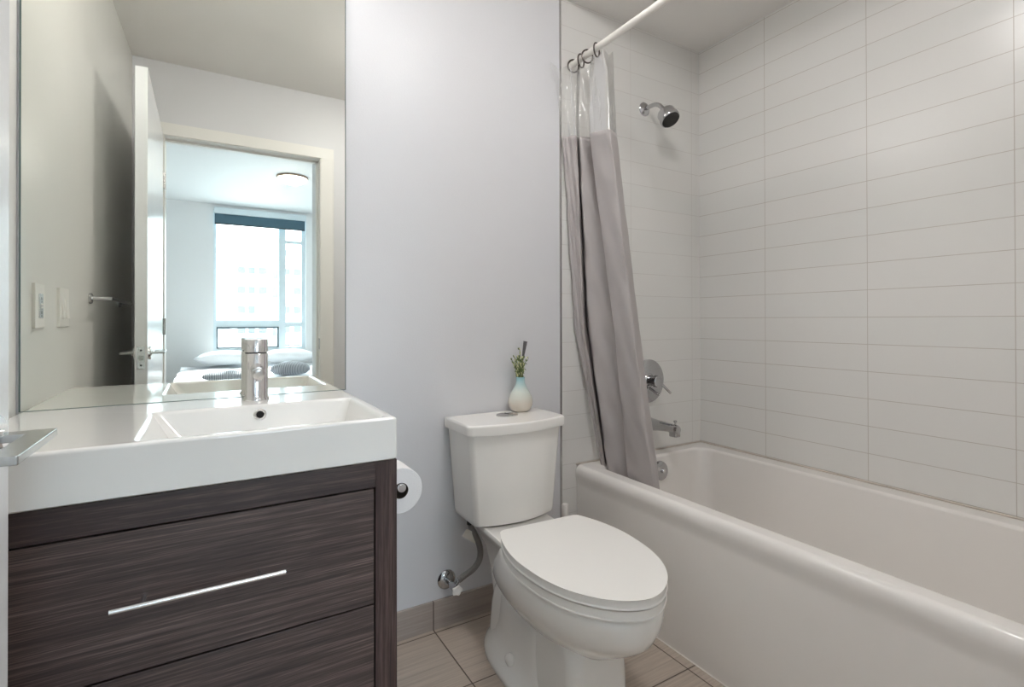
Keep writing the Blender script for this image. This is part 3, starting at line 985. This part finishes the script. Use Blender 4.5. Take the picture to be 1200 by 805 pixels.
def fold_row(z):
    for k in range(len(ST)-1):
        if ST[k][0] >= z >= ST[k+1][0]:
            t = (ST[k][0]-z)/(ST[k][0]-ST[k+1][0])
            P = [Vector(a).lerp(Vector(b), t) for a, b in zip(ST[k][1], ST[k+1][1])]
            break
    out = []
    per = 10
    n = len(P)
    for i in range(n-1):
        for j in range(per):
            t = j/per
            out.append(P[i].lerp(P[i+1], t))
    out.append(P[-1])
    # soften the folds
    for _ in range(2):
        out = [out[0]]+[(out[i-1]+out[i]*2+out[i+1])/4 for i in range(1, len(out)-1)]+[out[-1]]
    return out


def cz(z, k):
    return z


def curtain(z0, z1, nrow, scallop=False):
    rows = []
    for r in range(nrow+1):
        z = z0+(z1-z0)*r/nrow
        row = []
        F = fold_row(z)
        for k, p in enumerate(F):
            wob = .0022*math.sin(z*17+k*.9)+.0016*math.sin(z*41+k*.37)
            zz_ = z-.20*max(0, min(1, (2.09-z)/.24, (z-.45)/1.1))*(1.66-p.y)
            if scallop and r == 0:
                zz_ += .010*math.cos(k*.62)
            row.append(Vector((p.x+wob, min(p.y+wob*.6, YB-.006), zz_)))
        rows.append(row)
    return rows


ct = thing('shower_curtain', (1.32, 1.55, .42), 'grey shower curtain with a clear vinyl top hanging into the bathtub', 'shower curtain')
obj('grey_panel', MB().grid(curtain(1.825, .416, 90)), 'curtain', ct, smooth=70, solid=.0012)
cv = obj('clear_panel', MB().grid(curtain(2.097, 1.826, 24, True)), 'vinyl', ct, smooth=70)
cv['label'] = 'clear vinyl top band of the curtain'

# ---- on the left wall
def lw(y):
    return XLF+sl*(y-YD)


def plate(name, y0, y1, z0, z1, label, cat, kind):
    t = thing(name, (lw((y0+y1)/2), (y0+y1)/2, z0), label, cat)
    x = lw((y0+y1)/2)
    obj('cover_plate', MB().box(x-.004, x+.006, y0, y1, z0, z1), 'white_plastic', t, bevel=.002)
    ym, zm = (y0+y1)/2, (z0+z1)/2
    if kind == 'sw':
        for dy in (-.023, .023):
            obj('rocker', MB().add([(x+.005, ym+dy-.0165, zm-.033), (x+.005, ym+dy+.0165, zm-.033), (x+.005, ym+dy+.0165, zm+.033), (x+.005, ym+dy-.0165, zm+.033),
                                    (x+.012, ym+dy-.0165, zm-.033), (x+.012, ym+dy+.0165, zm-.033), (x+.0075, ym+dy+.0165, zm+.033), (x+.0075, ym+dy-.0165, zm+.033)],
                                   [(0, 3, 2, 1), (4, 5, 6, 7), (0, 1, 5, 4), (1, 2, 6, 5), (2, 3, 7, 6), (3, 0, 4, 7)]), 'white_plastic', t, bevel=.001)
    else:
        obj('outlet_face', MB().box(x+.005, x+.009, ym-.0165, ym+.0165, zm-.033, zm+.033), 'steel_plate', t, bevel=.001)
        for dz in (-.019, .019):
            for dy in (-.006, .006):
                obj('slot', MB().box(x+.0088, x+.0093, ym+dy-.001, ym+dy+.001, zm+dz-.004, zm+dz+.004), 'dark', t, smooth=0)
            obj('ground_hole', MB().lathe([(.0022, 0), (.0022, .0006)], (x+.0088, ym, zm+dz-.008), (1, 0, 0), 10), 'dark', t)
        for dz in (-.004, .004):
            obj('reset_button', MB().box(x+.0088, x+.0105, ym-.006, ym+.006, zm+dz-.0028, zm+dz+.0028), 'white_plastic', t, bevel=.0005)
    return t


plate('wall_outlet', 1.475, 1.565, 1.062, 1.182, 'white outlet plate with metal face on the left wall near the mirror', 'outlet', 'gfci')
plate('light_switch', 1.225, 1.340, 1.062, 1.182, 'white double light switch plate on the left wall', 'light switch', 'sw')
tbx, tbz = lw(.9)+.062, 1.165
tbar = thing('towel_bar', (lw(.6), .6, tbz), 'chrome towel bar on the left wall behind the open door', 'towel bar')
for y in (.925, .33):
    ps = MB().lathe([(.020, 0), (.020, .006), (.017, .009)], (lw(y), y, tbz), (1, 0, 0), 24)
    ps.tube([(lw(y)+.004, y, tbz), (tbx+.006, y, tbz)], .0085, 14)
    obj('post', ps, 'chrome_dark_reflect', tbar)
obj('bar', MB().tube([(tbx, .945, tbz), (tbx, .31, tbz)], .0075, 16), 'chrome_dark_reflect', tbar)

# ------------------------------------------------------------------ bedroom seen in the mirror
WX0, WX1, WZ0, WZ1 = .075, 1.20, .69, 2.53
ww = MB()
ww.box(-2.3, WX0, YW-.2, YW, 0, ZB)
ww.box(WX1, 2.4, YW-.2, YW, 0, ZB)
ww.box(WX0, WX1, YW-.2, YW, 0, WZ0)
ww.box(WX0, WX1, YW-.2, YW, WZ1, ZB)
struct('wall_window', ww, 'bedwall', 'pale bedroom wall around the window', cat='wall', smooth=0)
struct('wall_bedroom_left', MB().box(-2.3, -2.2, YW, YD2, 0, ZB), 'bedwall', 'left wall of the bedroom', cat='wall')
struct('wall_bedroom_right', MB().box(2.3, 2.4, YW, YD2, 0, ZB), 'bedwall', 'right wall of the bedroom', cat='wall')
struct('wall_bedroom_front', MB().box(-2.3, -.6, YD2-.04, YD2, 0, ZB).box(-.6, DX0-.02, YD2-.015, YD2-.001, 0, ZB).box(DX1+.02, 2.3, YD2-.015, YD2-.001, 0, ZB).box(DX0-.02, DX1+.02, YD2-.015, YD2-.001, DZ+.03, ZB), 'bedwall', 'bedroom side of the bathroom doorway wall', cat='wall', smooth=0)
struct('wall_hall', MB().box(.655, .75, -.55, YD2-.015, 0, ZB), 'bedwall', 'short return wall beside the bathroom doorway', cat='wall')
struct('ceiling.001', MB().box(-2.3, 2.4, -4.5, YD2, ZB, ZB+.2), 'bedwall', 'white bedroom ceiling seen in the mirror')
wn = MB()
fy0, fy1 = YW-.13, YW-.06
for x0, x1, z0, z1 in ((WX0, WX0+.035, WZ0, WZ1), (WX1-.05, WX1, WZ0, WZ1), (WX0, WX1, WZ0, WZ0+.03), (WX0, WX1, WZ1-.05, WZ1), (.855, .945, WZ0, WZ1), (WX0+.034, .856, 1.00, 1.09), (.944, WX1-.049, 1.00, 1.06), (.944, WX1-.049, 2.16, 2.20)):
    e_ = .003 if z1-z0 < .2 else 0
    wn.box(x0+(.034 if e_ and x0 == WX0 else 0), x1-(.049 if e_ and x1 == WX1 else 0), fy0+e_, fy1-e_, z0, z1)
win = struct('window_1', wn, 'frame', 'bright bedroom window reflected in the mirror', smooth=0)
sash = MB()
for x0, x1, z0, z1 in ((WX0+.035, WX0+.05, .72, 1.00), (.835, .855, .72, 1.00), (WX0+.035, .855, .72, .735), (WX0+.035, .855, .98, 1.00)):
    sash.box(x0, x1, fy0+.01, fy1+.012, z0, z1)
obj('vent_sash', sash, mat('dark_gasket', srgb(84, 100, 108), .5), win, smooth=0)
for x0, x1, z0, z1 in ((WX0+.035, .855, 1.09, WZ1-.05), (WX0+.05, .835, .735, .98), (.945, WX1-.05, 2.20, WZ1-.05), (.945, WX1-.05, 1.06, 2.16), (.945, WX1-.05, .72, 1.00)):
    obj('window_pane', MB().box(x0, x1, YW-.10, YW-.094, z0, z1), 'glass', win, smooth=0)
bl = thing('roller_blind', (.63, YW+.03, 2.36), 'rolled up teal grey roller blind at the top of the bedroom window', 'blind')
obj('cassette', MB().box(WX0+.005, WX1-.005, YW-.005, YW+.06, 2.475, 2.555), 'frame', bl, bevel=.006)
obj('fabric', MB().box(WX0+.012, WX1-.02, YW+.020, YW+.032, 2.350, 2.478), 'blind', bl, bevel=.003)
obj('bottom_bar', MB().box(WX0+.012, WX1-.02, YW+.017, YW+.035, 2.338, 2.352), 'dark', bl, bevel=.003)
dl = thing('ceiling_light', (.776, -2.45, ZB), 'lit round dome light on the bedroom ceiling', 'lamp')
obj('rim', MB().lathe([(.155, 0), (.158, -.012), (.150, -.022), (.140, -.022)], (.776, -2.45, ZB), n=40), mat('bronze_rim', srgb(176, 156, 140), .35, .6), dl)
obj('dome', MB().lathe([(.143, -.018), (.136, -.036), (.110, -.056), (.070, -.070), (.030, -.076), (.003, -.077)], (.776, -2.45, ZB), n=40), 'dome', dl)

# bed
be = thing('bed', (.55, -3.1, 0), 'bed with white linen under the bedroom window, seen in the mirror', 'bed')
obj('base', MB().box(-.25, 1.35, -4.15, -2.0, .04, .28), 'bedbase', be, bevel=.02)
obj('mattress', MB().box(-.24, 1.34, -4.14, -2.01, .28, .46), 'linen', be, bevel=.05, seg=4)
rows = []
for j in range(41):
    y = -4.0+2.02*j/40
    row = []
    for i in range(41):
        x = -.30+1.70*i/40
        z = .500+.012*math.sin(y*9+math.sin(x*4))+.007*math.sin(x*11+y*5)
        if i in (0, 40) or j == 40:
            z = .30
        row.append(Vector((x, y, z)))
    rows.append(row)
obj('duvet', MB().grid(rows), 'linen', be, smooth=70, solid=.03)


def pillow(x, y, z, lab, hw=.33):
    mb = MB()
    rings = []
    for k in range(13):
        t = -1+2*k/12
        h = .085*(1-abs(t)**3.2)+.004
        wd = .24*(1-.12*abs(t)**4)
        rings.append([Vector((x+t*hw, y+wd*math.copysign(abs(math.cos(a))**.7, math.cos(a)), z+h*math.copysign(abs(math.sin(a))**.9, math.sin(a)))) for a in (2*PI*i/24 for i in range(24))])
    mb.loft(rings)
    o = tag(obj('pillow', mb, 'linen', smooth=80), lab, 'pillow', 'white pillows on the bed')
    return o


pillow(.20, -3.93, .625, 'white pillow at the left end of the bed below the window')
pillow(.92, -3.93, .625, 'white pillow at the right end of the bed below the window')
for x, y, r, lab in ((.745, -2.36, .19, 'dark striped round cushion on the bed right of the faucet'), (.16, -2.12, .20, 'dark striped round cushion on the bed left of the faucet')):
    mb = MB()
    hz = 1.0 if x > .5 else .62
    mb.lathe([(.02, 0), (r*.8, .004), (r, .035*hz), (r*.97, .07*hz), (r*.8, .10*hz), (r*.45, .122*hz), (.01, .130*hz)], (x, y, .535), n=36)
    tag(obj('round_cushion', mb, 'stripe', smooth=80), lab, 'cushion', 'striped round cushions on the bed')

# ------------------------------------------------------------------ outside the window
struct('ground', MB().box(-90, 90, -140, -4.6, -16.2, -16), 'ground', 'pale ground far below the bedroom window')
bu_ = thing('apartment_building', (8, -88, -16), 'white apartment building with balconies outside the bedroom window', 'building')
BY = -82.0
obj('facade', MB().box(-40, 60, BY-16, BY, -16, 14.5), 'facade', bu_, smooth=0)
obj('roof_parapet', MB().box(-40.3, 60.3, BY-16.3, BY+.3, 14.5, 15.2), 'facade', bu_, smooth=0)
for fl in range(6):
    z = -4.6+fl*2.9
    for x0, x1 in ((3.6, 8.2), (9.6, 13.6)):
        obj('balcony_slab', MB().box(x0, x1, BY, BY+1.7, z-.28, z), 'facade', bu_, smooth=0)
        obj('balcony_rail', MB().box(x0, x1, BY+1.60, BY+1.68, z, z+1.0), 'rail', bu_, smooth=0)
    for x, wd in ((-3.5, 1.4), (-.9, 1.2), (1.4, 1.5), (3.9, 1.0), (5.3, .9), (6.7, 1.1), (8.6, .8), (10.0, 1.0), (11.6, 1.2), (13.9, 1.1), (16.5, 1.4)):
        if random.random() < .85:
            obj('window', MB().box(x, x+wd, BY-.05, BY+.04, z+.5, z+2.1), 'bwin', bu_, smooth=0)
